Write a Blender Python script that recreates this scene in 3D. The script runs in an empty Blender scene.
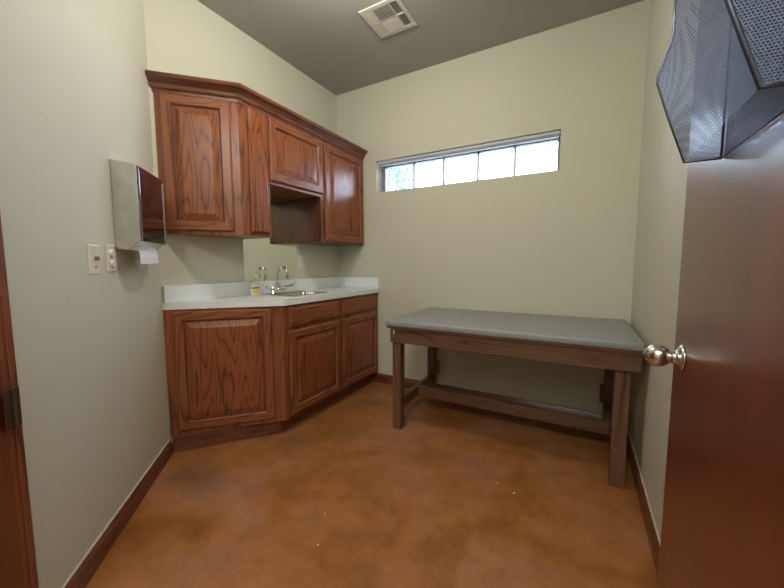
import bpy, bmesh, math, random
from mathutils import Vector, Matrix
random.seed(7)
C = bpy.context.scene
COL = C.collection
R2 = math.sqrt(.5)

# ------------------------------------------------------------------ materials
def mat(name):
    m = bpy.data.materials.new(name); m.use_nodes = True
    nt = m.node_tree
    return m, nt, nt.nodes, nt.links, nt.nodes['Principled BSDF']

def simple(name, col, rough=.5, metal=0, spec=.5, bump=0, bscale=200, var=0, vscale=6, coat=0):
    m, nt, N, L, b = mat(name)
    b.inputs['Base Color'].default_value = (*col, 1)
    b.inputs['Roughness'].default_value = rough
    b.inputs['Metallic'].default_value = metal
    b.inputs['Specular IOR Level'].default_value = spec
    b.inputs['Coat Weight'].default_value = coat
    tc = N.new('ShaderNodeTexCoord')
    if var:
        n = N.new('ShaderNodeTexNoise'); n.inputs['Scale'].default_value = vscale; n.inputs['Detail'].default_value = 5
        L.new(tc.outputs['Object'], n.inputs['Vector'])
        r = N.new('ShaderNodeValToRGB')
        r.color_ramp.elements[0].position = .3; r.color_ramp.elements[1].position = .7
        r.color_ramp.elements[0].color = (*[c*(1-var) for c in col], 1)
        r.color_ramp.elements[1].color = (*[min(1, c*(1+var)) for c in col], 1)
        L.new(n.outputs['Fac'], r.inputs['Fac']); L.new(r.outputs['Color'], b.inputs['Base Color'])
    if bump:
        n = N.new('ShaderNodeTexNoise'); n.inputs['Scale'].default_value = bscale; n.inputs['Detail'].default_value = 3
        L.new(tc.outputs['Object'], n.inputs['Vector'])
        bp = N.new('ShaderNodeBump'); bp.inputs['Strength'].default_value = bump; bp.inputs['Distance'].default_value = .004
        L.new(n.outputs['Fac'], bp.inputs['Height']); L.new(bp.outputs['Normal'], b.inputs['Normal'])
    return m

def oak(name, along='z', light=(.255, .083, .031), dark=(.100, .028, .012), rough=.3, rings=9, s=4.6, off=0, tint=1):
    m, nt, N, L, b = mat(name)
    tc = N.new('ShaderNodeTexCoord')
    mp = N.new('ShaderNodeMapping'); L.new(tc.outputs['Object'], mp.inputs['Vector'])
    mp.inputs['Location'].default_value = (off, off*.7, off*1.3)
    k = .085
    mp.inputs['Scale'].default_value = {'z': (s, s, s*k), 'h': (s*k*1.4, s*k*1.4, s*1.2), 'x': (s*k, s, s)}[along]
    n1 = N.new('ShaderNodeTexNoise'); n1.inputs['Scale'].default_value = 1.6; n1.inputs['Detail'].default_value = 1.5
    n1.inputs['Roughness'].default_value = .45
    L.new(mp.outputs['Vector'], n1.inputs['Vector'])
    mu = N.new('ShaderNodeMath'); mu.operation = 'MULTIPLY'; mu.inputs[1].default_value = rings*2.6
    L.new(n1.outputs['Fac'], mu.inputs[0])
    fr = N.new('ShaderNodeMath'); fr.operation = 'PINGPONG'; fr.inputs[1].default_value = 1
    L.new(mu.outputs[0], fr.inputs[0])
    # pores
    mp2 = N.new('ShaderNodeMapping'); L.new(tc.outputs['Object'], mp2.inputs['Vector'])
    mp2.inputs['Scale'].default_value = {'z': (170, 170, 7), 'h': (7, 7, 170), 'x': (7, 170, 170)}[along]
    n2 = N.new('ShaderNodeTexNoise'); n2.inputs['Scale'].default_value = 1; n2.inputs['Detail'].default_value = 2
    L.new(mp2.outputs['Vector'], n2.inputs['Vector'])
    ad = N.new('ShaderNodeMath'); ad.operation = 'MULTIPLY_ADD'; ad.inputs[1].default_value = .9; ad.inputs[2].default_value = -.45
    L.new(n2.outputs['Fac'], ad.inputs[0])
    ad2 = N.new('ShaderNodeMath'); ad2.operation = 'ADD'; L.new(fr.outputs[0], ad2.inputs[0]); L.new(ad.outputs[0], ad2.inputs[1])
    r = N.new('ShaderNodeValToRGB'); e = r.color_ramp.elements
    e[0].position = .0; e[0].color = (*dark, 1); e[1].position = .95; e[1].color = (*[c*1.06 for c in light], 1)
    x = e.new(.16); x.color = (*[(a*.35+c*.65) for a, c in zip(dark, light)], 1)
    x = e.new(.42); x.color = (*[(a*.08+c*.92) for a, c in zip(dark, light)], 1)
    L.new(ad2.outputs[0], r.inputs['Fac'])
    L.new(r.outputs['Color'], b.inputs['Base Color'])
    b.inputs['Roughness'].default_value = rough
    b.inputs['Specular IOR Level'].default_value = .5
    bp = N.new('ShaderNodeBump'); bp.inputs['Strength'].default_value = .12; bp.inputs['Distance'].default_value = .001
    L.new(n2.outputs['Fac'], bp.inputs['Height']); L.new(bp.outputs['Normal'], b.inputs['Normal'])
    return m

M = {}
M['wall'] = simple('wall_paint', (.575, .575, .470), .62, bump=.22, bscale=95, spec=.35)
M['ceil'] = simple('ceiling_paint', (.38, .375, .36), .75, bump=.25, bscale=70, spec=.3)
M['oak_v'] = oak('oak_vertical', 'z')
M['oak_v2'] = oak('oak_vertical_panel', 'z', light=(.262, .079, .026), dark=(.082, .020, .008), rings=15, s=5.2, off=3.3)
M['oak_h'] = oak('oak_horizontal', 'h', rings=9, s=5.5)
M['oak_trim'] = oak('oak_trim', 'h', light=(.165, .056, .029), dark=(.075, .025, .015), rings=6, s=6, rough=.3)
M['oak_dark'] = oak('oak_dark_side', 'z', light=(.115, .040, .022), dark=(.045, .016, .010), rings=10, s=5, rough=.3)  # darker oak tone for side faces of the tall wall cabinets
M['oak_trim_v'] = oak('oak_trim_upright', 'z', light=(.20, .055, .025), dark=(.10, .026, .014), rings=6, s=6, rough=.3)
M['groove'] = oak('oak_groove_stain', 'z', light=(.13, .042, .02), dark=(.07, .02, .01), rings=6, s=6, rough=.35)
M['walnut_x'] = oak('dark_oak_rail', 'x', light=(.150, .074, .042), dark=(.055, .026, .016), rings=12, s=5, rough=.42)
M['walnut_z'] = oak('dark_oak_leg', 'z', light=(.155, .076, .042), dark=(.06, .028, .016), rings=7, s=5, rough=.42)
M['laminate'] = simple('countertop_laminate', (.78, .83, .86), .22, var=.03, vscale=30)
M['vinyl'] = simple('grey_vinyl', (.27, .285, .29), .42, bump=.1, bscale=500)
M['chrome'] = simple('chrome', (.78, .78, .78), .08, 1)
M['steel'] = simple('brushed_steel', (.55, .54, .50), .27, 1, var=.1, vscale=14)
M['mirror_steel'] = simple('polished_steel', (.26, .23, .30), .09, 1)
M['nickel'] = simple('satin_nickel', (.62, .60, .58), .24, 1)
M['bronze'] = simple('bronze_hinge', (.10, .065, .05), .4, .7)
M['mirror'] = simple('mirror_glass', (.86, .90, .84), .015, 1)
M['plate'] = simple('almond_plastic', (.66, .63, .50), .4)
M['plate_w'] = simple('white_plastic', (.66, .66, .60), .4)
M['dark'] = simple('dark_slot', (.02, .02, .02), .7)
M['toggle'] = simple('brown_toggle', (.22, .10, .04), .4)
M['vent'] = simple('vent_enamel', (.60, .58, .50), .45)
M['duct'] = simple('duct_dark', (.16, .19, .21), .6)
M['duct_mid'] = simple('duct_mid', (.22, .27, .25), .6)
M['paper'] = simple('paper_towel_white', (.80, .81, .85), .9)
M['soapb'] = simple('soap_bottle_plastic', (.74, .74, .60), .3)
M['soapw'] = simple('soap_pump_white', (.80, .80, .74), .4)
M['soapy'] = simple('soap_label_yellow', (.75, .50, .06), .4)
M['soapblue'] = simple('soap_label_blue', (.10, .12, .28), .4)
M['winframe'] = simple('window_frame_bronze', (.20, .20, .30), .45)
M['mullion'] = simple('mullion_grey', (.50, .52, .58), .45)
M['blind'] = simple('blind_daylight_blue', (.50, .56, .64), .5)  # white blind, with the blue daylight on it put into its colour
M['caulk'] = simple('caulk_line', (.55, .52, .42), .6)
M['wirerim'] = simple('file_rim_black', (.10, .12, .18), .25, .7)
M['bark'] = simple('tree_bark', (.20, .14, .09), .9)
M['leaf'] = simple('tree_leaf', (.10, .30, .22), .6, var=.5, vscale=3)
M['ground'] = simple('outside_ground', (.35, .34, .28), .9)
M['tag'] = simple('white_sticker', (.75, .74, .70), .5)
M['chip'] = simple('paint_chip', (.75, .70, .55), .6)

# red-brown lacquered flush door
m, nt, N, L, b = mat('door_lacquer'); M['door'] = m
tc = N.new('ShaderNodeTexCoord'); mp = N.new('ShaderNodeMapping'); mp.inputs['Scale'].default_value = (3, 3, .35)
L.new(tc.outputs['Object'], mp.inputs['Vector'])
n = N.new('ShaderNodeTexNoise'); n.inputs['Scale'].default_value = 5; n.inputs['Detail'].default_value = 6
L.new(mp.outputs['Vector'], n.inputs['Vector'])
r = N.new('ShaderNodeValToRGB'); r.color_ramp.elements[0].position = .3; r.color_ramp.elements[1].position = .75
r.color_ramp.elements[0].color = (.115, .027, .011, 1); r.color_ramp.elements[1].color = (.175, .044, .018, 1)
L.new(n.outputs['Fac'], r.inputs['Fac']); L.new(r.outputs['Color'], b.inputs['Base Color'])
b.inputs['Roughness'].default_value = .3; b.inputs['Coat Weight'].default_value = .35; b.inputs['Coat Roughness'].default_value = .22
n = N.new('ShaderNodeTexNoise'); n.inputs['Scale'].default_value = 5; L.new(tc.outputs['Object'], n.inputs['Vector'])
bp = N.new('ShaderNodeBump'); bp.inputs['Strength'].default_value = .12; bp.inputs['Distance'].default_value = .01
L.new(n.outputs['Fac'], bp.inputs['Height']); L.new(bp.outputs['Normal'], b.inputs['Normal'])

# acid-stained concrete floor
m, nt, N, L, b = mat('stained_concrete'); M['floor'] = m
tc = N.new('ShaderNodeTexCoord')
def noise(scale, det=5, rough=.55, dist=0):
    n = N.new('ShaderNodeTexNoise'); n.inputs['Scale'].default_value = scale; n.inputs['Detail'].default_value = det
    n.inputs['Roughness'].default_value = rough; n.inputs['Distortion'].default_value = dist
    L.new(tc.outputs['Object'], n.inputs['Vector']); return n
def ramp(src, *stops):
    r = N.new('ShaderNodeValToRGB'); e = r.color_ramp.elements
    e[0].position, e[0].color = stops[0][0], (*stops[0][1], 1)
    e[1].position, e[1].color = stops[-1][0], (*stops[-1][1], 1)
    for p, c in stops[1:-1]: x = e.new(p); x.color = (*c, 1)
    L.new(src, r.inputs['Fac']); return r
def mix(fac, a, b_, t='MIX'):
    x = N.new('ShaderNodeMix'); x.data_type = 'RGBA'; x.blend_type = t
    if isinstance(fac, (int, float)): x.inputs['Factor'].default_value = fac
    else: L.new(fac, x.inputs['Factor'])
    L.new(a, x.inputs['A']) if not isinstance(a, tuple) else setattr(x.inputs['A'], 'default_value', (*a, 1))
    L.new(b_, x.inputs['B']) if not isinstance(b_, tuple) else setattr(x.inputs['B'], 'default_value', (*b_, 1))
    return x.outputs['Result']
base = ramp(noise(1.7, 6, .6, .6).outputs['Fac'], (.36, (.240, .092, .020)), (.5, (.330, .136, .042)), (.62, (.335, .155, .082)))
fine = ramp(noise(9, 8, .7).outputs['Fac'], (.3, (.74, .70, .64)), (.7, (1.2, 1.18, 1.16)))
c1 = mix(1., base.outputs['Color'], fine.outputs['Color'], 'MULTIPLY')
# dark worn blotches near the cabinet
def blob(x, y, r0):
    v = N.new('ShaderNodeVectorMath'); v.operation = 'DISTANCE'; L.new(tc.outputs['Object'], v.inputs[0]); v.inputs[1].default_value = (x, y, 0)
    nz = noise(14, 4); a = N.new('ShaderNodeMath'); a.operation = 'MULTIPLY_ADD'; a.inputs[1].default_value = .16; L.new(nz.outputs['Fac'], a.inputs[0]); L.new(v.outputs['Value'], a.inputs[2])
    mr = N.new('ShaderNodeMapRange'); mr.inputs['From Min'].default_value = r0+.16; mr.inputs['From Max'].default_value = r0*.35+.06
    L.new(a.outputs[0], mr.inputs['Value']); return mr.outputs['Result']
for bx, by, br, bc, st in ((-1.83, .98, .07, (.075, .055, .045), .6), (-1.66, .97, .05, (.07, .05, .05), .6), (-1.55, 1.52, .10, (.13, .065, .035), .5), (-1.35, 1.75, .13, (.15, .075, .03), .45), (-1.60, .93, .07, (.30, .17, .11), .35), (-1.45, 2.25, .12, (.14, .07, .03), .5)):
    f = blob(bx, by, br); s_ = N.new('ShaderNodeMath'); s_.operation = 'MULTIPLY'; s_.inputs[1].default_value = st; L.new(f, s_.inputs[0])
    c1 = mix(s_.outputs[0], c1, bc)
L.new(c1, b.inputs['Base Color'])
rr = N.new('ShaderNodeMapRange'); rr.inputs['To Min'].default_value = .32; rr.inputs['To Max'].default_value = .5
L.new(noise(5).outputs['Fac'], rr.inputs['Value']); L.new(rr.outputs['Result'], b.inputs['Roughness'])
bp = N.new('ShaderNodeBump'); bp.inputs['Strength'].default_value = .1; bp.inputs['Distance'].default_value = .004
L.new(noise(20).outputs['Fac'], bp.inputs['Height']); L.new(bp.outputs['Normal'], b.inputs['Normal'])

# perforated dark mesh: real holes through a thin sheet, laid out in its own UVs (metres)
def mesh_mat(name, col, pitch=.0032, rad=.36):
    m, nt, N, L, b = mat(name)
    b.inputs['Base Color'].default_value = (*col, 1); b.inputs['Roughness'].default_value = .55; b.inputs['Metallic'].default_value = .25
    uv = N.new('ShaderNodeUVMap'); uv.uv_map = 'UVMap'
    sc = N.new('ShaderNodeVectorMath'); sc.operation = 'SCALE'; sc.inputs['Scale'].default_value = 1/pitch; L.new(uv.outputs['UV'], sc.inputs[0])
    sep = N.new('ShaderNodeSeparateXYZ'); L.new(sc.outputs['Vector'], sep.inputs[0])
    fl = N.new('ShaderNodeMath'); fl.operation = 'FLOOR'; L.new(sep.outputs['Y'], fl.inputs[0])
    hf = N.new('ShaderNodeMath'); hf.operation = 'MULTIPLY_ADD'; hf.inputs[1].default_value = .5; L.new(fl.outputs[0], hf.inputs[0]); L.new(sep.outputs['X'], hf.inputs[2])
    ds = []
    for src in (hf.outputs[0], sep.outputs['Y']):
        f = N.new('ShaderNodeMath'); f.operation = 'FRACT'; L.new(src, f.inputs[0])
        s = N.new('ShaderNodeMath'); s.operation = 'SUBTRACT'; s.inputs[1].default_value = .5; L.new(f.outputs[0], s.inputs[0])
        p = N.new('ShaderNodeMath'); p.operation = 'MULTIPLY'; L.new(s.outputs[0], p.inputs[0]); L.new(s.outputs[0], p.inputs[1]); ds.append(p)
    a = N.new('ShaderNodeMath'); a.operation = 'ADD'; L.new(ds[0].outputs[0], a.inputs[0]); L.new(ds[1].outputs[0], a.inputs[1])
    g = N.new('ShaderNodeMath'); g.operation = 'GREATER_THAN'; g.inputs[1].default_value = rad*rad; L.new(a.outputs[0], g.inputs[0])
    L.new(g.outputs[0], b.inputs['Alpha'])
    return m
M['mesh'] = mesh_mat('perforated_mesh', (.085, .12, .21), rad=.37)

# thin window glass
m, nt, N, L, b = mat('window_glass'); M['glass'] = m
N.remove(b); tr = N.new('ShaderNodeBsdfTransparent'); gl = N.new('ShaderNodeBsdfGlossy'); gl.inputs['Roughness'].default_value = .02
fz = N.new('ShaderNodeFresnel'); mx = N.new('ShaderNodeMixShader'); L.new(fz.outputs[0], mx.inputs[0]); L.new(tr.outputs[0], mx.inputs[1]); L.new(gl.outputs[0], mx.inputs[2])
L.new(mx.outputs[0], N['Material Output'].inputs['Surface'])
m, nt, N, L, b = mat('lamp_diffuser'); M['lamp'] = m
b.inputs['Base Color'].default_value = (.9, .88, .8, 1); b.inputs['Emission Color'].default_value = (1, .9, .72, 1); b.inputs['Emission Strength'].default_value = 6

# ------------------------------------------------------------------ geometry helpers
ORG = {}
def W(o):
    return ORG.get(o.name, Vector((0, 0, 0)))
def obj(name, bm, mats, parent=None, base=None, smooth=False, bevel=0, seg=2):
    bmesh.ops.recalc_face_normals(bm, faces=bm.faces)
    o = Vector(base) if base is not None else (W(parent).copy() if parent else Vector((0, 0, 0)))
    for v in bm.verts: v.co -= o
    me = bpy.data.meshes.new(name); bm.to_mesh(me); bm.free()
    if not isinstance(mats, (list, tuple)): mats = [mats]
    for m_ in mats: me.materials.append(m_)
    if smooth:
        for p in me.polygons: p.use_smooth = True
    ob = bpy.data.objects.new(name, me); COL.objects.link(ob)
    if parent: ob.parent = parent; ob.location = o - W(parent)
    else: ob.location = o
    ORG[ob.name] = o
    if bevel:
        md = ob.modifiers.new('bevel', 'BEVEL'); md.width = bevel; md.segments = seg; md.limit_method = 'ANGLE'; md.angle_limit = math.radians(50)
    return ob
def empty(name, loc, label, cat, group=None):
    o = bpy.data.objects.new(name, None); COL.objects.link(o); o.location = loc; o.empty_display_size = .1
    ORG[o.name] = Vector(loc); tag(o, label, cat, group); return o
def tag(o, label, cat, group=None):
    o['label'] = label; o['category'] = cat
    if group: o['group'] = group
    return o
def struct(name, bm, m, **k):
    o = obj(name, bm, m, **k); o['kind'] = 'structure'; return o
def box(bm, a, b, mi=0, T=None):
    xs, ys, zs = zip(a, b)
    v = [bm.verts.new((T @ Vector((x, y, z))) if T else (x, y, z)) for x in xs for y in ys for z in zs]
    fs = [(0, 1, 3, 2), (4, 6, 7, 5), (0, 4, 5, 1), (2, 3, 7, 6), (0, 2, 6, 4), (1, 5, 7, 3)]
    for f in fs:
        q = bm.faces.new([v[i] for i in f]); q.material_index = mi
    return bm
def BX(a, b, T=None): return box(bmesh.new(), a, b, T=T)
def prism(bm, poly, z0, z1, mi=0):
    lo = [bm.verts.new((x, y, z0)) for x, y in poly]; hi = [bm.verts.new((x, y, z1)) for x, y in poly]
    n = len(poly)
    for i in range(n):
        f = bm.faces.new((lo[i], lo[(i+1) % n], hi[(i+1) % n], hi[i])); f.material_index = mi
    bm.faces.new(lo[::-1]).material_index = mi; bm.faces.new(hi).material_index = mi
    return bm
def sweep(bm, path, prof, caps=True):
    """profile of (outward, z) swept along an XY polyline with mitres; outward is to the right of travel."""
    n = len(path); rings = []
    for i, p in enumerate(path):
        p = Vector(p)
        d0 = (p - Vector(path[i-1])).normalized() if i else None
        d1 = (Vector(path[i+1]) - p).normalized() if i < n-1 else None
        nn = [Vector((d.y, -d.x)) for d in (d0, d1) if d is not None]
        if len(nn) == 2:
            h = (nn[0] + nn[1]).normalized(); h = h / h.dot(nn[0])
        else: h = nn[0]
        rings.append([bm.verts.new((p.x + h.x*o, p.y + h.y*o, z)) for o, z in prof])
    k = len(prof)
    for a, b_ in zip(rings, rings[1:]):
        for j in range(k): bm.faces.new((a[j], a[(j+1) % k], b_[(j+1) % k], b_[j]))
    if caps: bm.faces.new(rings[0]); bm.faces.new(rings[-1][::-1])
    return bm
def frame(o, ux, n):
    """matrix mapping local (u, v, w) to world: u along ux, v up, w along n"""
    ux = Vector(ux).normalized(); n = Vector(n).normalized(); up = Vector((0, 0, 1))
    return Matrix(((ux.x, up.x, n.x, o[0]), (ux.y, up.y, n.y, o[1]), (ux.z, up.z, n.z, o[2]), (0, 0, 0, 1)))
def lathe(bm, prof, T, seg=28, mi=0):
    """profile of (radius, w) turned about the w axis of T"""
    rings = []
    for r_, w in prof:
        if r_ < 1e-5: rings.append([bm.verts.new(T @ Vector((0, 0, w)))])
        else: rings.append([bm.verts.new(T @ Vector((r_*math.cos(2*math.pi*i/seg), r_*math.sin(2*math.pi*i/seg), w))) for i in range(seg)])
    for a, b_ in zip(rings, rings[1:]):
        for i in range(seg):
            j = (i+1) % seg
            vs = [a[i % len(a)], a[j % len(a)], b_[j % len(b_)], b_[i % len(b_)]]
            vs = list(dict.fromkeys(vs))
            if len(vs) > 2: bm.faces.new(vs).material_index = mi
    for rg, fl in ((rings[0], 1), (rings[-1], 0)):
        if len(rg) > 2: bm.faces.new(rg[::-1] if fl else rg).material_index = mi
    return bm
def tube(bm, pts, r_, seg=10, mi=0):
    pts = [Vector(p) for p in pts]; rings = []; prev = None
    for i, p in enumerate(pts):
        t = ((pts[i+1] if i < len(pts)-1 else p) - (pts[i-1] if i else p)).normalized()
        a = Vector((0, 0, 1)) if prev is None else prev
        if abs(a.dot(t)) > .95: a = Vector((1, 0, 0)) if prev is None else prev
        u = (a - t*a.dot(t)).normalized(); prev = u; w = t.cross(u)
        rr_ = r_[i] if isinstance(r_, (list, tuple)) else r_
        rings.append([bm.verts.new(p + u*rr_*math.cos(2*math.pi*k/seg) + w*rr_*math.sin(2*math.pi*k/seg)) for k in range(seg)])
    for a, b_ in zip(rings, rings[1:]):
        for k in range(seg): bm.faces.new((a[k], a[(k+1) % seg], b_[(k+1) % seg], b_[k])).material_index = mi
    bm.faces.new(rings[0][::-1]); bm.faces.new(rings[-1])
    return bm
def smoothpath(pts, n=6):
    out = []
    P_ = [Vector(p) for p in pts]; P_ = [P_[0]*2-P_[1]] + P_ + [P_[-1]*2-P_[-2]]
    for i in range(1, len(P_)-2):
        for k in range(n):
            t = k/n; a, b_, c, d = P_[i-1:i+3]
            out.append(.5*((2*b_)+(c-a)*t+(2*a-5*b_+4*c-d)*t*t+(3*b_-a-3*c+d)*t**3))
    out.append(P_[-2]); return out
def rings_panel(bm, T, u0, v0, u1, v1, steps, mv=0, mh=1, mc=2):
    """nested rectangles (inset, height, is_panel): one continuous raised-panel face"""
    prev = None
    for ins, h, pan in steps:
        cur = [bm.verts.new(T @ Vector(p)) for p in ((u0+ins, v0+ins, h), (u1-ins, v0+ins, h), (u1-ins, v1-ins, h), (u0+ins, v1-ins, h))]
        if prev:
            for i in range(4):
                j = (i+1) % 4
                f = bm.faces.new((prev[i], prev[j], cur[j], cur[i]))
                f.material_index = 3 if pan == 2 else mc if pan else (mh if i % 2 == 0 else mv)
        else: first = cur
        prev = cur
    bm.faces.new(prev).material_index = mc
    bm.faces.new(first[::-1])
    return bm
def raised_door(name, T, u0, v0, u1, v1, parent, label=None):
    st = [(0, 0, 0), (0, .012, 0), (.008, .019, 0), (.050, .019, 0), (.056, .013, 0), (.059, .009, 2), (.066, .009, 2), (.098, .017, 1), (.101, .018, 1)]
    o = obj(name, rings_panel(bmesh.new(), T, u0, v0, u1, v1, st), [M['oak_v'], M['oak_h'], M['oak_v2'], M['groove']], parent)
    if label: o['label'] = label
    return o
def slab_front(name, T, u0, v0, u1, v1, parent, vert=False, label=None):
    st = [(0, 0, 0), (0, .009, 0), (.006, .013, 0), (.014, .0185, 0), (.018, .019, 0)]
    ms = [M['oak_v'], M['oak_v'], M['oak_v2']] if vert else [M['oak_h']]*3
    o = obj(name, rings_panel(bmesh.new(), T, u0, v0, u1, v1, st), ms, parent)
    if label: o['label'] = label
    return o

# ------------------------------------------------------------------ key dimensions (metres, camera foot at origin)
XB, YC, XD, H = -2.139, 2.724, .3055, 2.767
CO = (XB, 1.057)                        # corner of the diagonal wall and the sink wall
def A(s, off=0, z=0):                   # point on the diagonal wall: s along it from the corner toward the viewer, off into the room
    return Vector((CO[0] + s*R2 + off*R2, CO[1] - s*R2 + off*R2, z))
BACK = -1.3
SA = (-.6 - XB)/R2                      # where the diagonal wall ends

# ------------------------------------------------------------------ room shell
t = .12
bm = bmesh.new(); prism(bm, [(XB-t, YC+.3), (XB-t, .9), (-.75, -.6), (-.75, BACK-t), (XD+t, BACK-t), (XD+t, YC+.3)], -.1, 0); struct('floor', bm, M['floor'])
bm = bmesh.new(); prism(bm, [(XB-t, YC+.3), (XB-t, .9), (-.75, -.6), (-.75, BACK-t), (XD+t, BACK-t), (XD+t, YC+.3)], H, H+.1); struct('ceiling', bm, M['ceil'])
struct('wall_left', BX((XB-t, CO[1]-.05, 0), (XB, YC+.25, H)), M['wall'])
a0, a1 = A(0), A(SA)
bm = prism(bmesh.new(), [(a0.x, a0.y), (a1.x, a1.y), (a1.x-t*R2, a1.y-t*R2), (a0.x-t*R2, a0.y-t*R2)], 0, H); struct('wall_diagonal', bm, M['wall'])
struct('wall_right', BX((XD, BACK, 0), (XD+t, YC, H)), M['wall'])
struct('wall_front', BX((-.6, BACK-t, 0), (XD+t, BACK, H)), M['wall'])
struct('wall_passage', BX((-.6-t, BACK, 0), (-.6, a1.y, H)), M['wall'])
# window wall with the deep slot of the transom window
WX0, WX1, WZ0, WZ1, WT = -1.687, -.163, 1.803, 2.083, .2
bm = bmesh.new()
box(bm, (XB, YC, 0), (WX0, YC+WT, H)); box(bm, (WX1, YC, 0), (XD+t, YC+WT, H))
box(bm, (WX0, YC, 0), (WX1, YC+WT, WZ0)); box(bm, (WX0, YC, WZ1), (WX1, YC+WT, H))
struct('wall_back', bm, M['wall'])
# window
bm = bmesh.new(); GY = YC+.096
fw = .040
box(bm, (WX0, GY, WZ0), (WX0+fw, GY+.05, WZ1)); box(bm, (WX1-.022, GY, WZ0), (WX1, GY+.05, WZ1))
box(bm, (WX0+fw, GY, WZ1-.038), (WX1-.022, GY+.05, WZ1)); box(bm, (WX0+fw, GY, WZ0), (WX1-.022, GY+.05, WZ0+.02))
win = struct('window_1', bm, M['winframe'], base=(WX0, GY, WZ0))
ml = [-1.354, -1.069, -.772, -.483]
for x in ml:
    obj('mullion', BX((x-.009, GY+.005, WZ0+.02), (x+.009, GY+.035, WZ1-.038)), M['mullion'], win)
ed = [WX0+fw] + ml + [WX1-.022]
for p_, q_ in zip(ed, ed[1:]):
    obj('pane', BX((p_+.005, GY+.018, WZ0+.02), (q_-.005, GY+.022, WZ1-.038)), M['glass'], win)
# raised blind
bl = empty('window_blind', (WX0+.02, YC+.02, WZ1-.03), 'raised white blind bunched under the head of the long narrow window', 'blind')
obj('headrail', BX((WX0+.006, YC+.016, WZ1-.024), (WX1-.006, YC+.05, WZ1-.001)), M['blind'], bl, bevel=.002)
bm = bmesh.new()
for k in range(4): box(bm, (WX0+.01, YC+.02, WZ1-.027-k*.0032), (WX1-.01, YC+.046, WZ1-.0255-k*.0032))
obj('slat_stack', bm, M['blind'], bl)
obj('bottom_rail', BX((WX0+.01, YC+.02, WZ1-.044), (WX1-.01, YC+.046, WZ1-.0385)), M['blind'], bl, bevel=.001)
obj('tilt_wand', tube(bmesh.new(), [(-1.672, YC+.048, WZ1-.025), (-1.664, YC+.05, 2.045), (-1.44, YC+.05, 1.806)], .0028, 8), M['blind'], bl)

# baseboards
BP = [(0, 0), (.016, 0), (.016, .052), (.013, .058), (.015, .066), (.010, .076), (.006, .084), (0, .086)]
def basebd(name, path): struct(name, sweep(bmesh.new(), path, BP), M['oak_trim'])
p0, p1 = A(1.103), A(.022)
basebd('baseboard_left', [(p1.x, p1.y), (p0.x, p0.y)][::-1])
basebd('baseboard_back', [(-1.755, YC), (XD-.016, YC)])
basebd('baseboard_right', [(XD, YC), (XD, .10)])
# pale caulk line on top of the baseboards
for nm, path in (('trim_1', [(p0.x, p0.y), (p1.x, p1.y)]), ('trim_2', [(XD, YC), (XD, .10)])):
    struct(nm, sweep(bmesh.new(), path, [(0, .086), (.006, .086), (.004, .091), (0, .092)]), M['caulk'])

# ------------------------------------------------------------------ diagonal-wall door frame at the left edge
TA = lambda s, z=0: frame(tuple(A(s, 0, z)), (R2, -R2, 0), (R2, R2, 0))
d2 = struct('door_2', BX((1.145, 0.01, .001), (1.975, 2.05, .010), T=TA(0)), M['door'], base=tuple(A(1.4)))
bm = bmesh.new()
box(bm, (1.104, 0, .001), (1.127, 2.1, .016), T=TA(0)); box(bm, (1.127, 0, .001), (1.145, 2.07, .012), T=TA(0))
box(bm, (1.104, 2.1, .001), (2.045, 2.13, .016), T=TA(0)); box(bm, (1.975, 0, .001), (2.045, 2.1, .016), T=TA(0))
obj('door_casing', bm, M['oak_trim_v'], d2, bevel=.004)
for hz in (.700, 1.80):
    h_ = obj('hinge', BX((1.110, hz, .0165), (1.162, hz+.108, .0195), T=TA(0)), M['bronze'], d2, bevel=.001)
    obj('hinge_barrel', tube(bmesh.new(), [A(1.132, .022, hz-.002), A(1.132, .022, hz+.110)], .006, 10), M['bronze'], h_, smooth=False)

# ------------------------------------------------------------------ upper cabinets
UX, UY0, UZ0, UZ1 = -1.835, 1.390, 1.318, 2.125
UL = (XB+.002, 1.078)                                       # left end of the angled face, in the wall corner
TU = frame((UL[0], UL[1], 0), (UX-UL[0], UY0-UL[1], 0), (UY0-UL[1], -(UX-UL[0]), 0))
LU = math.hypot(UX-UL[0], UY0-UL[1])
TS = frame((UX, 0, 0), (0, 1, 0), (1, 0, 0))                # face of the straight run: u = y
G = 'oak wall cabinets over the sink counter'
c = empty('wall_cabinet', (-2.0, 1.4, UZ0), 'tall oak wall cabinet with an angled door at the left end of the row', 'cabinet', G)
bm = bmesh.new(); prism(bm, [UL, (UX, UY0), (UX, 1.612), (XB+.002, 1.612)], UZ0, UZ1)
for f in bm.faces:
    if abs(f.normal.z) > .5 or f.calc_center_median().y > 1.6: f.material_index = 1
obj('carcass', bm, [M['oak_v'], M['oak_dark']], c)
raised_door('door', TU, .030, UZ0+.022, LU-.043, UZ1-.022, c)
slab_front('door', TS, 1.452, UZ0+.022, 1.590, UZ1-.022, c, vert=True, label='narrow plain oak door')
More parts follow.
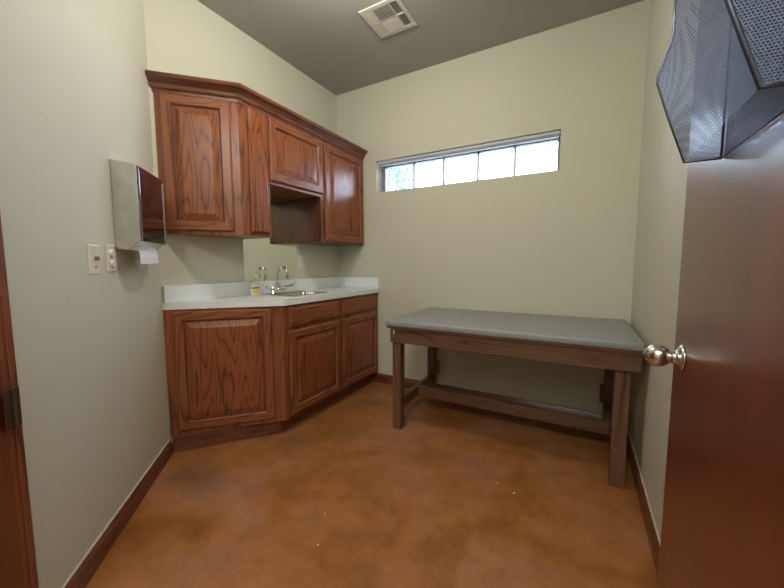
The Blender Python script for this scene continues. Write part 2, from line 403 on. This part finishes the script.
# short middle cabinet
MZ = 1.680
c = empty('wall_cabinet', (-2.0, 1.87, MZ), 'short oak wall cabinet in the middle, above the open niche over the sink', 'cabinet', G)
obj('carcass', BX((XB+.002, 1.613, MZ), (UX, 2.116, UZ1)), M['oak_h'], c)
raised_door('door', TS, 1.612, MZ+.016, 2.136, UZ1-.022, c)
obj('bottom_rail', BX((UX-.001, 1.613, MZ-.008), (UX+.004, 2.116, MZ+.010)), M['oak_h'], c, bevel=.002)
c = empty('wall_cabinet', (-2.0, 2.43, UZ0), 'tall single-door oak wall cabinet next to the window wall', 'cabinet', G)
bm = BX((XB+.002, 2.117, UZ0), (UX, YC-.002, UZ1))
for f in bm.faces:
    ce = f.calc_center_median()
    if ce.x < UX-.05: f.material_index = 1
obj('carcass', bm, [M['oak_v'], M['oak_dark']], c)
raised_door('door', TS, 2.162, UZ0+.016, 2.700, UZ1-.022, c)
# crown
CP = [(-.006, UZ1-.022), (.004, UZ1-.022), (.006, UZ1-.004), (.016, UZ1+.006), (.020, UZ1+.022), (.040, UZ1+.042), (.052, UZ1+.048), (.056, UZ1+.056), (.056, UZ1+.068), (-.006, UZ1+.068)]
bm = bmesh.new()
dU = Vector((UX-UL[0], UY0-UL[1])).normalized()
dU2 = Vector((UX-UL[0], UY0-UL[1])).normalized()
sweep(bm, [(UL[0]-dU2.x*.08, UL[1]-dU2.y*.08), (UX, UY0), (UX, YC-.002)], CP)
cut = bmesh.ops.bisect_plane(bm, geom=bm.verts[:]+bm.edges[:]+bm.faces[:], plane_co=A(0, .002, 2), plane_no=(-R2, -R2, 0), clear_outer=True)
bmesh.ops.holes_fill(bm, edges=[e for e in cut['geom_cut'] if isinstance(e, bmesh.types.BMEdge)])
cut = bmesh.ops.bisect_plane(bm, geom=bm.verts[:]+bm.edges[:]+bm.faces[:], plane_co=(XB+.002, 0, 0), plane_no=(-1, 0, 0), clear_outer=True)
bmesh.ops.holes_fill(bm, edges=[e for e in cut['geom_cut'] if isinstance(e, bmesh.types.BMEdge)])
cr = obj('crown_moulding', bm, M['oak_trim'], base=(-2.0, 1.5, UZ1)); tag(cr, 'dark oak crown moulding running along the top of the wall cabinets', 'moulding')

# ------------------------------------------------------------------ base cabinets
FX, FY0, BZ0, BZ1 = -1.680, 1.550, .10, .874
FL = (A(.005, .003).x, A(.005, .003).y)
TF = frame((FL[0], FL[1], 0), (FX-FL[0], FY0-FL[1], 0), (FY0-FL[1], -(FX-FL[0]), 0))
LF = math.hypot(FX-FL[0], FY0-FL[1])
TB = frame((FX, 0, 0), (0, 1, 0), (1, 0, 0))
G = 'oak base cabinets under the counter'
kx = .05
c = empty('base_cabinet', (-1.95, 1.45, 0), 'oak base cabinet with one wide angled door beside the diagonal wall', 'cabinet', G)
bm = prism(bmesh.new(), [FL, (FX, FY0), (FX, 1.568), (XB+.003, 1.568), (XB+.003, CO[1]+.006)], BZ0, BZ1); obj('carcass', bm, M['oak_v'], c)
kn = Vector((FY0-FL[1], -(FX-FL[0]))).normalized()*.035
bm = prism(bmesh.new(), [(A(.018, .018).x, A(.018, .018).y), (FX-kx, FY0+.0), (FX-kx, 1.568), (XB+.003, 1.568), (XB+.003, CO[1]+.01)], 0, BZ0); obj('toe_kick', bm, M['oak_trim'], c)
raised_door('door', TF, .048, .128, LF-.068, .860, c)
for k, (y0, y1, lab) in enumerate(((1.569, 2.143, 'oak base cabinet under the sink, one drawer front over a door'), (2.144, YC-.002, 'oak base cabinet against the window wall, one drawer over a door'))):
    c = empty('base_cabinet', (-1.9, (y0+y1)/2, 0), lab, 'cabinet', G)
    bm = bmesh.new()
    box(bm, (FX-.02, y0, BZ0), (FX, y1, BZ1)); box(bm, (XB+.003, y0, BZ0), (FX-.02, y0+.016, BZ1)); box(bm, (XB+.003, y1-.016, BZ0), (FX-.02, y1, BZ1)); box(bm, (XB+.003, y0+.016, BZ0), (FX-.02, y1-.016, BZ0+.016))
    obj('carcass', bm, M['oak_v'], c)
    obj('toe_kick', BX((XB+.003, y0, 0), (FX-kx, y1, BZ0)), M['oak_trim'], c)
    u0, u1 = ((1.588, 2.124), (2.164, 2.690))[k]
    slab_front('drawer', TB, u0, .722, u1, .856, c)
    raised_door('door', TB, u0, .122, u1, .696, c)

# ------------------------------------------------------------------ countertop
EX = FX+.026
def off_line(d):   # offset of the angled face outward
    n_ = Vector((FY0-FL[1], -(FX-FL[0]))).normalized()*d; return n_
n_ = off_line(.026)
# corner of angled edge and straight edge
dd = Vector((FX-FL[0], FY0-FL[1])).normalized()
FLc = (XB+.003, 1.090); dd = Vector((FX-FLc[0], FY0-FLc[1])).normalized(); n_ = Vector((dd.y, -dd.x))*.026; P0 = Vector(FLc)+n_; tt = (EX-P0.x)/dd.x; PC = P0+dd*tt
ta = ((XB+CO[1]) - (P0.x+P0.y))/(dd.x+dd.y); PA = P0+dd*(ta+.002)     # meets the diagonal wall
SY0, SY1, SX0, SX1 = 1.740, 2.090, -2.020, -1.790                     # sink cut-out
bm = bmesh.new()
ct_poly = [(PA.x, PA.y), (PC.x, PC.y), (EX, YC-.002), (XB+.002, YC-.002), (XB+.002, CO[1]+.004)]
prism(bm, ct_poly[:2] + [(EX, SY0), (XB+.002, SY0), (XB+.002, CO[1]+.004)], BZ1, .914)
prism(bm, [(EX, SY1), (EX, YC-.002), (XB+.002, YC-.002), (XB+.002, SY1)], BZ1, .914)
box(bm, (SX1, SY0, BZ1), (EX, SY1, .914)); box(bm, (XB+.002, SY0, BZ1), (SX0, SY1, .914))
bmesh.ops.remove_doubles(bm, verts=bm.verts, dist=1e-5)
ct = obj('countertop', bm, M['laminate'], base=(-1.9, 1.9, BZ1)); tag(ct, 'pale white laminate countertop with angled left end on the oak base cabinets', 'countertop')
obj('backsplash', BX((XB+.002, CO[1]+.006, .9142), (XB+.020, YC-.002, 1.014)), M['laminate'], ct, bevel=.002)
obj('backsplash', BX((XB+.020, YC-.020, .9142), (EX-.006, YC-.002, 1.014)), M['laminate'], ct, bevel=.002)

# sink
sk = empty('sink', (-1.93, 1.915, .914), 'small stainless steel drop-in bar sink in the pale countertop', 'sink')
def rrect(x0, y0, x1, y1, r_, z, n=5):
    out = []
    for cx_, cy_, a_ in ((x1-r_, y1-r_, 0), (x0+r_, y1-r_, 90), (x0+r_, y0+r_, 180), (x1-r_, y0+r_, 270)):
        for k in range(n+1):
            an = math.radians(a_+90*k/n); out.append((cx_+r_*math.cos(an), cy_+r_*math.sin(an), z))
    return out
bm = bmesh.new(); prev = None
for x0, y0, x1, y1, r_, z in ((-2.108, 1.715, -1.765, 2.115, .03, .9143), (-2.106, 1.717, -1.767, 2.113, .03, .918), (-2.016, 1.745, -1.795, 2.085, .04, .917), (-2.012, 1.749, -1.799, 2.081, .04, .910), (-2.000, 1.76, -1.81, 2.07, .04, .80), (-1.98, 1.78, -1.83, 2.05, .03, .79)):
    cur = [bm.verts.new(p) for p in rrect(x0, y0, x1, y1, r_, z)]
    if prev:
        for i in range(len(cur)): j = (i+1) % len(cur); bm.faces.new((prev[i], prev[j], cur[j], cur[i]))
    prev = cur
bm.faces.new(prev)
obj('basin', bm, M['steel'], sk, smooth=True)
obj('drain', lathe(bmesh.new(), [(0, .791), (.025, .791), (.028, .794), (.0, .7945)], Matrix.Translation((-1.905, 1.915, 0))), M['chrome'], sk)

# faucet
fc = empty('faucet', (-2.062, 1.885, .918), 'chrome gooseneck faucet with two curved lever handles behind the small sink', 'faucet')
FXX, FYY = -2.062, 1.862
bm = bmesh.new()
vs0 = rrect(FXX-.022, FYY-.075, FXX+.022, FYY+.075, .021, .9185); vs1 = rrect(FXX-.018, FYY-.068, FXX+.018, FYY+.068, .017, .938)
a_ = [bm.verts.new(p) for p in vs0]; b_ = [bm.verts.new(p) for p in vs1]
for i in range(len(a_)): j = (i+1) % len(a_); bm.faces.new((a_[i], a_[j], b_[j], b_[i]))
bm.faces.new(a_[::-1]); bm.faces.new(b_)
obj('deck_plate', bm, M['chrome'], fc, bevel=.002)
pts = [(FXX, FYY, .938), (FXX, FYY, 1.02), (FXX, FYY, 1.07)] + [(FXX+.045-.045*math.cos(math.radians(a)), FYY+.012*(a/180), 1.072+.045*math.sin(math.radians(a))) for a in range(15, 181, 15)] + [(FXX+.091, FYY+.013, 1.045)]
sp = obj('spout', tube(bmesh.new(), pts, .0095, 14), M['chrome'], fc, smooth=True)
obj('aerator', tube(bmesh.new(), [(FXX+.091, FYY+.013, 1.050), (FXX+.091, FYY+.013, 1.032)], .0115, 14), M['chrome'], sp)
obj('spout_base', lathe(bmesh.new(), [(.016, .937), (.015, .95), (.010, .958), (.0, .958)], Matrix.Translation((FXX, FYY, 0))), M['chrome'], fc, smooth=True)
for sgn in (-1, 1):
    hb = obj('handle_base', lathe(bmesh.new(), [(.017, .937), (.016, .955), (.013, .966), (0, .968)], Matrix.Translation((FXX, FYY+sgn*.055, 0))), M['chrome'], fc, smooth=True)
    y = FYY+sgn*.055
    pp = smoothpath([(FXX, y, .962), (FXX+.01, y+sgn*.03, .966), (FXX+.02, y+sgn*.075, .972), (FXX+.022, y+sgn*.098, .990), (FXX+.022, y+sgn*.102, 1.004)], 5)
    obj('lever', tube(bmesh.new(), pp, [.0065+.004*(i/len(pp)) for i in range(len(pp))], 10), M['chrome'], hb, smooth=True)
obj('lift_rod', lathe(bmesh.new(), [(.003, .937), (.003, .985), (.006, .988), (.006, .997), (0, .998)], Matrix.Translation((FXX-.012, FYY-.026, 0)), 10), M['chrome'], fc, smooth=True)

# soap bottle
SXX, SYY = -2.062, 1.650
so = empty('soap_bottle', (SXX, SYY, .914), 'white hand soap pump bottle with yellow and blue label left of the faucet', 'soap bottle')
bm = bmesh.new(); prev = None
for rx, ry, z in ((.018, .038, .9145), (.0195, .0425, .919), (.0195, .043, .95), (.019, .040, .985), (.017, .033, 1.005), (.012, .018, 1.017), (.009, .010, 1.022)):
    cur = [bm.verts.new((SXX+rx*math.cos(2*math.pi*i/24), SYY+ry*math.sin(2*math.pi*i/24), z)) for i in range(24)]
    if prev:
        for i in range(24): bm.faces.new((prev[i], prev[(i+1) % 24], cur[(i+1) % 24], cur[i]))
    else: bm.faces.new(cur[::-1])
    prev = cur
bm.faces.new(prev)
bo = obj('bottle', bm, M['soapb'], so, smooth=True)
def label_patch(z0, z1, a0_, a1_, m_, nm):
    bm = bmesh.new(); cols = []
    for k in range(9):
        an = math.radians(a0_+(a1_-a0_)*k/8)
        for (zz) in (z0, z1): pass
        cols.append([bm.verts.new((SXX+(.0200+e)*math.cos(an), SYY+(.0433+e)*math.sin(an), z)) for z, e in ((z0, .0003), (z1, .0003), (z1, -.0006), (z0, -.0006))])
    for p_, q_ in zip(cols, cols[1:]):
        for i in range(4): bm.faces.new((p_[i], p_[(i+1) % 4], q_[(i+1) % 4], q_[i]))
    bm.faces.new(cols[0]); bm.faces.new(cols[-1][::-1])
    obj(nm, bm, m_, so)
label_patch(.930, .958, -50, 15, M['soapy'], 'yellow_label')
label_patch(.966, .975, -70, 35, M['soapblue'], 'blue_label')
pm = obj('pump_collar', lathe(bmesh.new(), [(.011, 1.017), (.011, 1.032), (.007, 1.034), (.0035, 1.035), (.0035, 1.052), (0, 1.052)], Matrix.Translation((SXX, SYY, 0)), 16), M['soapy'], so, smooth=False)
obj('pump_head', prism(bmesh.new(), [(SXX-.009, SYY-.009), (SXX+.036, SYY-.005), (SXX+.036, SYY+.005), (SXX-.009, SYY+.009)], 1.050, 1.062), M['soapw'], so, bevel=.003)

# mirror in the niche
mr = obj('mirror', BX((XB+.001, 1.614, 1.0155), (XB+.006, 2.115, MZ-.002)), M['mirror'], base=(XB, 1.86, 1.0155)); tag(mr, 'frameless wall mirror behind the faucet, between the wall cabinets', 'mirror')

# ------------------------------------------------------------------ outlets and switches
def plate(name, T, u, v, label, cat, kind, group=None, matl='plate', w=.072, h=.115):
    o = T @ Vector((u, v, 0))
    e_ = empty(name, tuple(o), label, cat, group)
    st = [(0, .0006, 0), (0, .003, 0), (.003, .006, 0), (.008, .0065, 0)]
    obj('cover_plate', rings_panel(bmesh.new(), T, u-w/2, v-h/2, u+w/2, v+h/2, st), [M[matl]]*3, e_)
    L_ = lambda a, b2: obj
    if kind == 'outlet':
        for dv in (-.0195, .0195):
            f_ = obj('socket', BX((u-.016, v+dv-.0135, .006), (u+.016, v+dv+.0135, .0085), T=T), M['plate_w'], e_, bevel=.004)
            bm = bmesh.new()
            box(bm, (u-.0085, v+dv-.002, .0084), (u-.006, v+dv+.007, .0089), T=T); box(bm, (u+.006, v+dv-.002, .0084), (u+.0085, v+dv+.006, .0089), T=T)
            box(bm, (u-.002, v+dv-.009, .0084), (u+.002, v+dv-.005, .0089), T=T)
            obj('slots', bm, M['dark'], f_)
    elif kind == 'toggle':
        obj('toggle', BX((u-.005, v-.004, .006), (u+.005, v+.012, .020), T=T), M['toggle'], e_, bevel=.002)
        obj('screw', BX((u-.004, v-.034, .006), (u+.004, v-.026, .009), T=T), M['toggle'], e_, bevel=.002)
        obj('screw', lathe(bmesh.new(), [(.003, .006), (.003, .0075), (0, .008)], T @ Matrix.Translation((u, v+.045, 0)), 10), M['plate_w'], e_)
    elif kind == 'knobs':
        for dv in (-.021, .021):
            kb = obj('round_rocker', lathe(bmesh.new(), [(.0175, .006), (.0175, .012), (.015, .015), (0, .0155)], T @ Matrix.Translation((u, v+dv, 0)), 24), M['plate_w'], e_, smooth=False)
    return e_
TBW = frame((XB, 0, 0), (0, 1, 0), (1, 0, 0))
TCW = frame((0, YC, 0), (1, 0, 0), (0, -1, 0))
TAW = frame(tuple(A(0)), (R2, -R2, 0), (R2, R2, 0))
plate('wall_outlet', TBW, 2.198, 1.160, 'white wall outlet above the counter, right of the mirror', 'outlet', 'outlet', matl='plate_w')
plate('wall_outlet', TCW, -.930, .341, 'low beige wall outlet under the exam table', 'outlet', 'outlet')
sA = lambda x, y: (x-CO[0])*R2 - (y-CO[1])*R2
plate('light_switch', TAW, -.0+.666, 1.160, 'cream toggle switch plate, the left one, farther from the towel dispenser', 'switch', 'toggle', matl='plate')
plate('dimmer_switch', TAW, -.0+.542, 1.166, 'narrow cream plate with two round buttons just below the towel dispenser', 'switch', 'knobs', matl='plate')

# ------------------------------------------------------------------ paper towel dispenser
sL = sA(-1.791, .709); sR = sL-.283
dp = empty('towel_dispenser', tuple(A((sL+sR)/2, 0, 1.21)), 'stainless steel paper towel dispenser mounted on the wall above the switches', 'dispenser')
def side_prof(bm, s0, s1, prof, mi=0):
    v0 = [bm.verts.new(A(s0, o, z)) for o, z in prof]; v1 = [bm.verts.new(A(s1, o, z)) for o, z in prof]; k = len(prof)
    for i in range(k): bm.faces.new((v0[i], v0[(i+1) % k], v1[(i+1) % k], v1[i])).material_index = mi
    bm.faces.new(v0[::-1]).material_index = mi; bm.faces.new(v1).material_index = mi
    return bm
obj('housing', side_prof(bmesh.new(), sL, sR, [(.001, 1.594), (.100, 1.578), (.100, 1.245), (.050, 1.205), (.001, 1.208)]), M['steel'], dp, bevel=.002)
obj('front_door', side_prof(bmesh.new(), sL-.003, sR+.003, [(.1005, 1.574), (.108, 1.572), (.108, 1.370), (.1005, 1.370)]), M['mirror_steel'], dp, bevel=.0015)
obj('front_panel', side_prof(bmesh.new(), sL-.003, sR+.003, [(.1005, 1.366), (.108, 1.366), (.108, 1.243), (.1005, 1.243)]), M['mirror_steel'], dp, bevel=.0015)
obj('edge_strip', side_prof(bmesh.new(), sR+.012, sR+.001, [(.1085, 1.555), (.1105, 1.555), (.1105, 1.25), (.1085, 1.25)]), M['chrome'], dp)
bm = bmesh.new(); pf = [(.070, 1.2195), (.076, 1.205), (.080, 1.172), (.079, 1.142)]
cols = []
for (o, z) in pf:
    cols.append([bm.verts.new(A(s_, o+e, z+dz)) for s_, e, dz in ((sL-.035, 0, .0), (sL-.235, 0, .004), (sL-.235, .002, .004), (sL-.035, .002, 0))])
for p_, q_ in zip(cols, cols[1:]):
    for i in range(4): bm.faces.new((p_[i], p_[(i+1) % 4], q_[(i+1) % 4], q_[i]))
bm.faces.new(cols[0]); bm.faces.new(cols[-1][::-1])
pt = obj('paper_towel', bm, M['paper'], base=tuple(A(sL-.15, .07, 1.14))); tag(pt, 'white folded paper towel hanging out of the dispenser slot', 'paper towel')

# ------------------------------------------------------------------ exam table
ex = empty('exam_table', (-.43, 2.3, 0), 'long dark oak exam table with a grey vinyl pad under the window', 'table')
bm = BX((-1.135, 1.925, .7225), (.281, 2.705, .768))
obj('pad', bm, M['vinyl'], ex, smooth=True, bevel=.016, seg=4)
obj('deck', BX((-1.122, 1.937, .712), (.270, 2.695, .722)), M['walnut_x'], ex)
obj('apron', BX((-1.107, 1.952, .615), (.272, 1.976, .7115)), M['walnut_x'], ex, bevel=.002)
obj('apron', BX((-1.107, 2.656, .615), (.262, 2.680, .7115)), M['walnut_x'], ex, bevel=.002)
for x0 in (-1.107, .238): obj('end_apron', BX((x0, 1.9765, .615), (x0+.024, 2.6555, .7115)), M['walnut_x'], ex, bevel=.002)
obj('sticker', BX((-1.083, 1.9505, .672), (-1.074, 1.9519, .700)), M['tag'], ex)
LX = ((-1.106, -1.040), (.168, .236)); LY = ((1.9775, 2.040), (2.585, 2.648))
LX = ((-1.104, -1.042), (.170, .236))
for lx in LX:
    for ly in LY:
        obj('leg', BX((lx[0], ly[0], 0), (lx[1], ly[1], .7115)), M['walnut_z'], ex, bevel=.002)
for x0 in (-1.092, .186):
    obj('side_stretcher', BX((x0, 2.0405, .128), (x0+.034, 2.5845, .204)), M['walnut_z'], ex, bevel=.0015)
obj('long_stretcher', BX((-1.0575, 2.302, .126), (.1855, 2.340, .202)), M['walnut_x'], ex, bevel=.002)
for x0 in (-1.0415, .1475): obj('block', BX((x0, 2.60, .21), (x0+.022, 2.645, .32)), M['walnut_z'], ex, bevel=.002)

# ------------------------------------------------------------------ entry door, open against the right wall
DX, DY1 = .205, 1.030
dr = struct('door_1', BX((DX, .10, .012), (DX+.035, DY1, 2.04)), M['door'], base=(DX, .10, 0), bevel=.002)
TK = frame((DX, .950, .931), (0, 1, 0), (-1, 0, 0))
kn_ = obj('door_knob', lathe(bmesh.new(), [(.029, .0), (.029, .004), (.025, .008), (.018, .010), (.0145, .014), (.0135, .022), (.0145, .024), (.019, .029), (.0235, .035), (.0255, .043), (.0245, .051), (.0205, .060), (.0135, .067), (.006, .0705), (0, .071)], TK, 36), M['nickel'], dr, smooth=True)
kn_['label'] = 'satin nickel egg shaped knob'
obj('latch_plate', BX((DX+.006, DY1+.0002, .915), (DX+.029, DY1+.0018, .975)), M['nickel'], dr)
for z in (.25, 1.0, 1.85): obj('hinge', BX((DX+.008, .094, z), (DX+.034, .0995, z+.1)), M['bronze'], dr)
struct('trim_3', BX((DX-.005, .03, 0), (XD, .088, 2.1)), M['oak_trim_v'], bevel=.004)

# ------------------------------------------------------------------ wire mesh wall file on the door
wf = empty('wall_file', (DX, .64, 1.318), 'dark wire mesh wall file pocket hung on the open door', 'wall file')
YN, YF, ZB = .500, .795, 1.318
def pocket(zb, top):
    prof = [(.052, 0), (.080, .085), (.098, .145), (.0975, .158), (.091, .183), (.084, .203), (.080, .225), (.079, top)]
    return [(DX-o, zb+z) for o, z in prof]
def sheet(name, quads, th=.0006):
    """quads: list of 4 world points each; builds a thin two-sided sheet with UVs in metres"""
    bm = bmesh.new(); uvl = bm.loops.layers.uv.new('UVMap')
    for q in quads:
        q = [Vector(p) for p in q]
        vs = [bm.verts.new(p) for p in q]; f = bm.faces.new(vs)
        n = (q[1]-q[0]).cross(q[2]-q[0]).normalized()
        ax = Vector((0, 1, 0)) if abs(n.y) < .7 else Vector((1, 0, 0)); ay = n.cross(ax)
        for lp in f.loops: lp[uvl].uv = (lp.vert.co.dot(ax), lp.vert.co.dot(ay))
    bmesh.ops.remove_doubles(bm, verts=bm.verts, dist=1e-6)
    o = obj(name, bm, M['mesh'], wf)
    return o
bk = DX-.003
prof = pocket(ZB, .42)
fr_ = prof
sheet('front_mesh', [((a[0], YN, a[1]), (a[0], YF, a[1]), (b2[0], YF, b2[1]), (b2[0], YN, b2[1])) for a, b2 in zip(fr_, fr_[1:])])
for y in (YN, YF):
    sheet('side_mesh', [((bk, y, a[1]), (a[0], y, a[1]), (b2[0], y, b2[1]), (bk, y, b2[1])) for a, b2 in zip(prof, prof[1:])])
sheet('bottom_mesh', [((bk, YN, ZB), (bk, YF, ZB), (prof[0][0], YF, ZB), (prof[0][0], YN, ZB))])
sheet('back_mesh', [((bk, YN, ZB), (bk, YF, ZB), (bk, YF, ZB+.42), (bk, YN, ZB+.42))])
for y in (YN, YF):
    pth = [(a[0], y, a[1]) for a in prof]
    obj('wire_rim', tube(bmesh.new(), [(bk, y, ZB)] + pth, .0030 if y == YN else .0018, 8), M['wirerim'], wf, smooth=True)
    obj('wire_rim', tube(bmesh.new(), [(bk, y, ZB), (bk, y, ZB+.42)], .0022, 8), M['wirerim'], wf, smooth=True)
for x, z in ((bk, ZB),):
    obj('wire_rim', tube(bmesh.new(), [(x, YN, z), (x, YF, z)], .0012, 8), M['wirerim'], wf, smooth=True)
for y, z, r_ in ((.60, 1.52, .009), (.70, 1.54, .005)):
    obj('mounting_screw', lathe(bmesh.new(), [(r_, .0035), (r_, .006), (r_*.5, .008), (0, .0082)], frame((DX, y, z), (0, 1, 0), (-1, 0, 0)), 16), M['nickel'], wf)

# ------------------------------------------------------------------ ceiling vent
VX, VY, VS = -1.180, 2.072, .145
vn = empty('ceiling_vent', (VX, VY, H), 'off-white square air vent register in the ceiling', 'vent')
bm = bmesh.new(); z0, z1 = H-.010, H-.001
for a, b2 in (((VX-VS, VY-VS), (VX+VS, VY-VS+.03)), ((VX-VS, VY+VS-.03), (VX+VS, VY+VS)), ((VX-VS, VY-VS+.03), (VX-VS+.03, VY+VS-.03)), ((VX+VS-.03, VY-VS+.03), (VX+VS, VY+VS-.03)),
              ((VX-.065, VY-VS+.03), (VX-.058, VY+VS-.03)), ((VX+.058, VY-VS+.03), (VX+.065, VY+VS-.03)), ((VX-VS+.03, VY-.006), (VX+VS-.03, VY+.006))):
    box(bm, (*a, z0), (*b2, z1))
obj('frame', bm, M['vent'], vn, bevel=.003)
obj('duct_backing', BX((VX-VS+.02, VY-VS+.02, H-.0012), (VX+VS-.02, VY+VS-.02, H-.0002)), M['duct'], vn)
def louvers(x0, x1, y0, y1, along, ang, n):
    bm = bmesh.new()
    for k in range(n):
        f = (k+.5)/n
        if along == 'x': T = Matrix.Translation(((x0+x1)/2, y0+(y1-y0)*f, H-.007)) @ Matrix.Rotation(math.radians(ang), 4, 'X'); box(bm, (-(x1-x0)/2, -.006, -.0006), ((x1-x0)/2, .006, .0006), T=T)
        else: T = Matrix.Translation((x0+(x1-x0)*f, (y0+y1)/2, H-.007)) @ Matrix.Rotation(math.radians(ang), 4, 'Y'); box(bm, (-.006, -(y1-y0)/2, -.0006), (.006, (y1-y0)/2, .0006), T=T)
    obj('louvers', bm, M['vent'], vn)
i_ = VS-.03
louvers(VX-.058, VX+.058, VY-i_, VY-.006, 'x', 50, 7); louvers(VX-.058, VX+.058, VY+.006, VY+i_, 'x', -50, 6)
for y0, y1 in ((VY-i_, VY-.006), (VY+.006, VY+i_)):
    louvers(VX-i_, VX-.065, y0, y1, 'y', -50, 4); louvers(VX+.065, VX+i_, y0, y1, 'y', 50, 4)
for sx, sy in ((-1, 0), (1, 0)):
    obj('screw', lathe(bmesh.new(), [(.004, -.002), (.003, 0), (0, 0)], Matrix.Translation((VX+sx*(VS-.012), VY+sy*.05-.004, H-.0105)), 10), M['chrome'], vn)

# ------------------------------------------------------------------ ceiling lamp (above the frame) and lights
LXc, LYc = -1.05, 1.32
cl = empty('ceiling_lamp', (LXc, LYc, H), 'round flush ceiling lamp with a frosted glass dome', 'lamp')
obj('lamp_pan', lathe(bmesh.new(), [(.15, H-.001), (.15, H-.02), (.13, H-.022), (0, H-.022)], Matrix.Translation((LXc, LYc, 0)), 40), M['nickel'], cl)
obj('glass_dome', lathe(bmesh.new(), [(.13, H-.0225), (.125, H-.045), (.10, H-.070), (.06, H-.085), (0, H-.09)], Matrix.Translation((LXc, LYc, 0)), 40), M['lamp'], cl, smooth=True)
def light(name, kind, loc, energy, col, **k):
    l = bpy.data.lights.new(name, kind); l.energy = energy; l.color = col
    for a, v in k.items(): setattr(l, a, v)
    o = bpy.data.objects.new(name, l); COL.objects.link(o); o.location = loc; return o
light('lamp_light', 'POINT', (LXc, LYc, H-.17), 21, (1, .95, .86), shadow_soft_size=.07)
fill = light('ambient_fill', 'AREA', (-.15, -.85, H-.05), 32, (1, .96, .88), size=.6)  # added fill behind the camera to lift the ambient light, no fixture there

# ------------------------------------------------------------------ outdoors: daylight and the tree seen in the left pane
w = bpy.data.worlds.new('World'); C.world = w; w.use_nodes = True
bg = w.node_tree.nodes['Background']; bg.inputs['Color'].default_value = (.60, .76, 1, 1); bg.inputs['Strength'].default_value = 13.0
gd = obj('ground_outside', BX((-14, YC+.3, -.3), (10, 26, -.12)), M['ground']); gd['kind'] = 'structure'
tx, ty = -3.75, 6.4
tr_ = empty('tree', (tx, ty, -.12), 'leafy green tree outside, seen through the leftmost window pane', 'tree')
obj('trunk', tube(bmesh.new(), smoothpath([(tx, ty, -.12), (tx+.05, ty, 1.0), (tx-.03, ty+.05, 2.0), (tx+.05, ty, 3.1)], 5), [.12-.004*i for i in range(16)], 10), M['bark'], tr_, smooth=True)
bm = bmesh.new()
for k in range(6000):
    while True:
        p = Vector((random.uniform(-1, 1), random.uniform(-1, 1), random.uniform(-1, 1)))
        if .25 < p.length < 1: break
    ctr = Vector((tx+p.x*.62, ty+p.y*.7, 2.95+p.z*.9)); s_ = random.uniform(.02, .05)
    Rm = Matrix.Rotation(random.uniform(0, 6.28), 3, 'Z') @ Matrix.Rotation(random.uniform(0, 3.1), 3, 'X')
    vs = [bm.verts.new(ctr + Rm @ Vector(q)) for q in ((-s_, 0, 0), (0, -s_*.4, .004), (s_, 0, 0), (0, s_*.4, .004))]
    bm.faces.new(vs)
obj('foliage', bm, M['leaf'], tr_)

# ------------------------------------------------------------------ small debris on the floor
for k, (x, y) in enumerate(((-.888, 1.981), (-.246, 1.681), (-.336, 1.719), (-.977, 1.113), (-.889, .966))):
    lab = ('tiny pale paint chip on the floor nearest the left table legs', 'tiny pale paint chip on the floor in front of the table, the larger right one', 'tiny pale paint chip on the floor just left of the larger one before the table', 'tiny pale paint chip in the middle of the bare floor, the farther of two', 'tiny pale paint chip in the middle of the bare floor, the nearer of two')[k]
    s_ = (.004, .006, .004, .003, .004)[k]
    bm = bmesh.new(); prism(bm, [(x-s_, y-s_*.5), (x+s_*.6, y-s_), (x+s_, y+s_*.4), (x-s_*.2, y+s_)], .0003, .0022)
    tag(obj('paint_chip', bm, M['chip'], base=(x, y, 0)), lab, 'paint chip', 'paint chips on the floor')

# ------------------------------------------------------------------ camera
cam = bpy.data.cameras.new('camera'); co = bpy.data.objects.new('camera', cam); COL.objects.link(co)
F_ = 336.84
cam.sensor_fit = 'HORIZONTAL'; cam.sensor_width = 36; cam.lens = F_/784*36; cam.clip_start = .02; cam.clip_end = 100
r_ = Vector((.8727853792560104, .4880990408599926, -.0022378714210892557)); u_ = Vector((-.04099823420197041, .07787732365873162, .9961196048929434)); f_ = Vector((-.48637930316704725, .8693068783641991, -.08798138825586425))
co.matrix_world = Matrix(((r_.x, u_.x, -f_.x, 0), (r_.y, u_.y, -f_.y, 0), (r_.z, u_.z, -f_.z, 1.13875), (0, 0, 0, 1)))
C.camera = co
C.view_settings.view_transform = 'Standard'; C.view_settings.look = 'None'; C.view_settings.gamma = 1; C.view_settings.use_curve_mapping = False
C.view_settings.exposure = 0.5
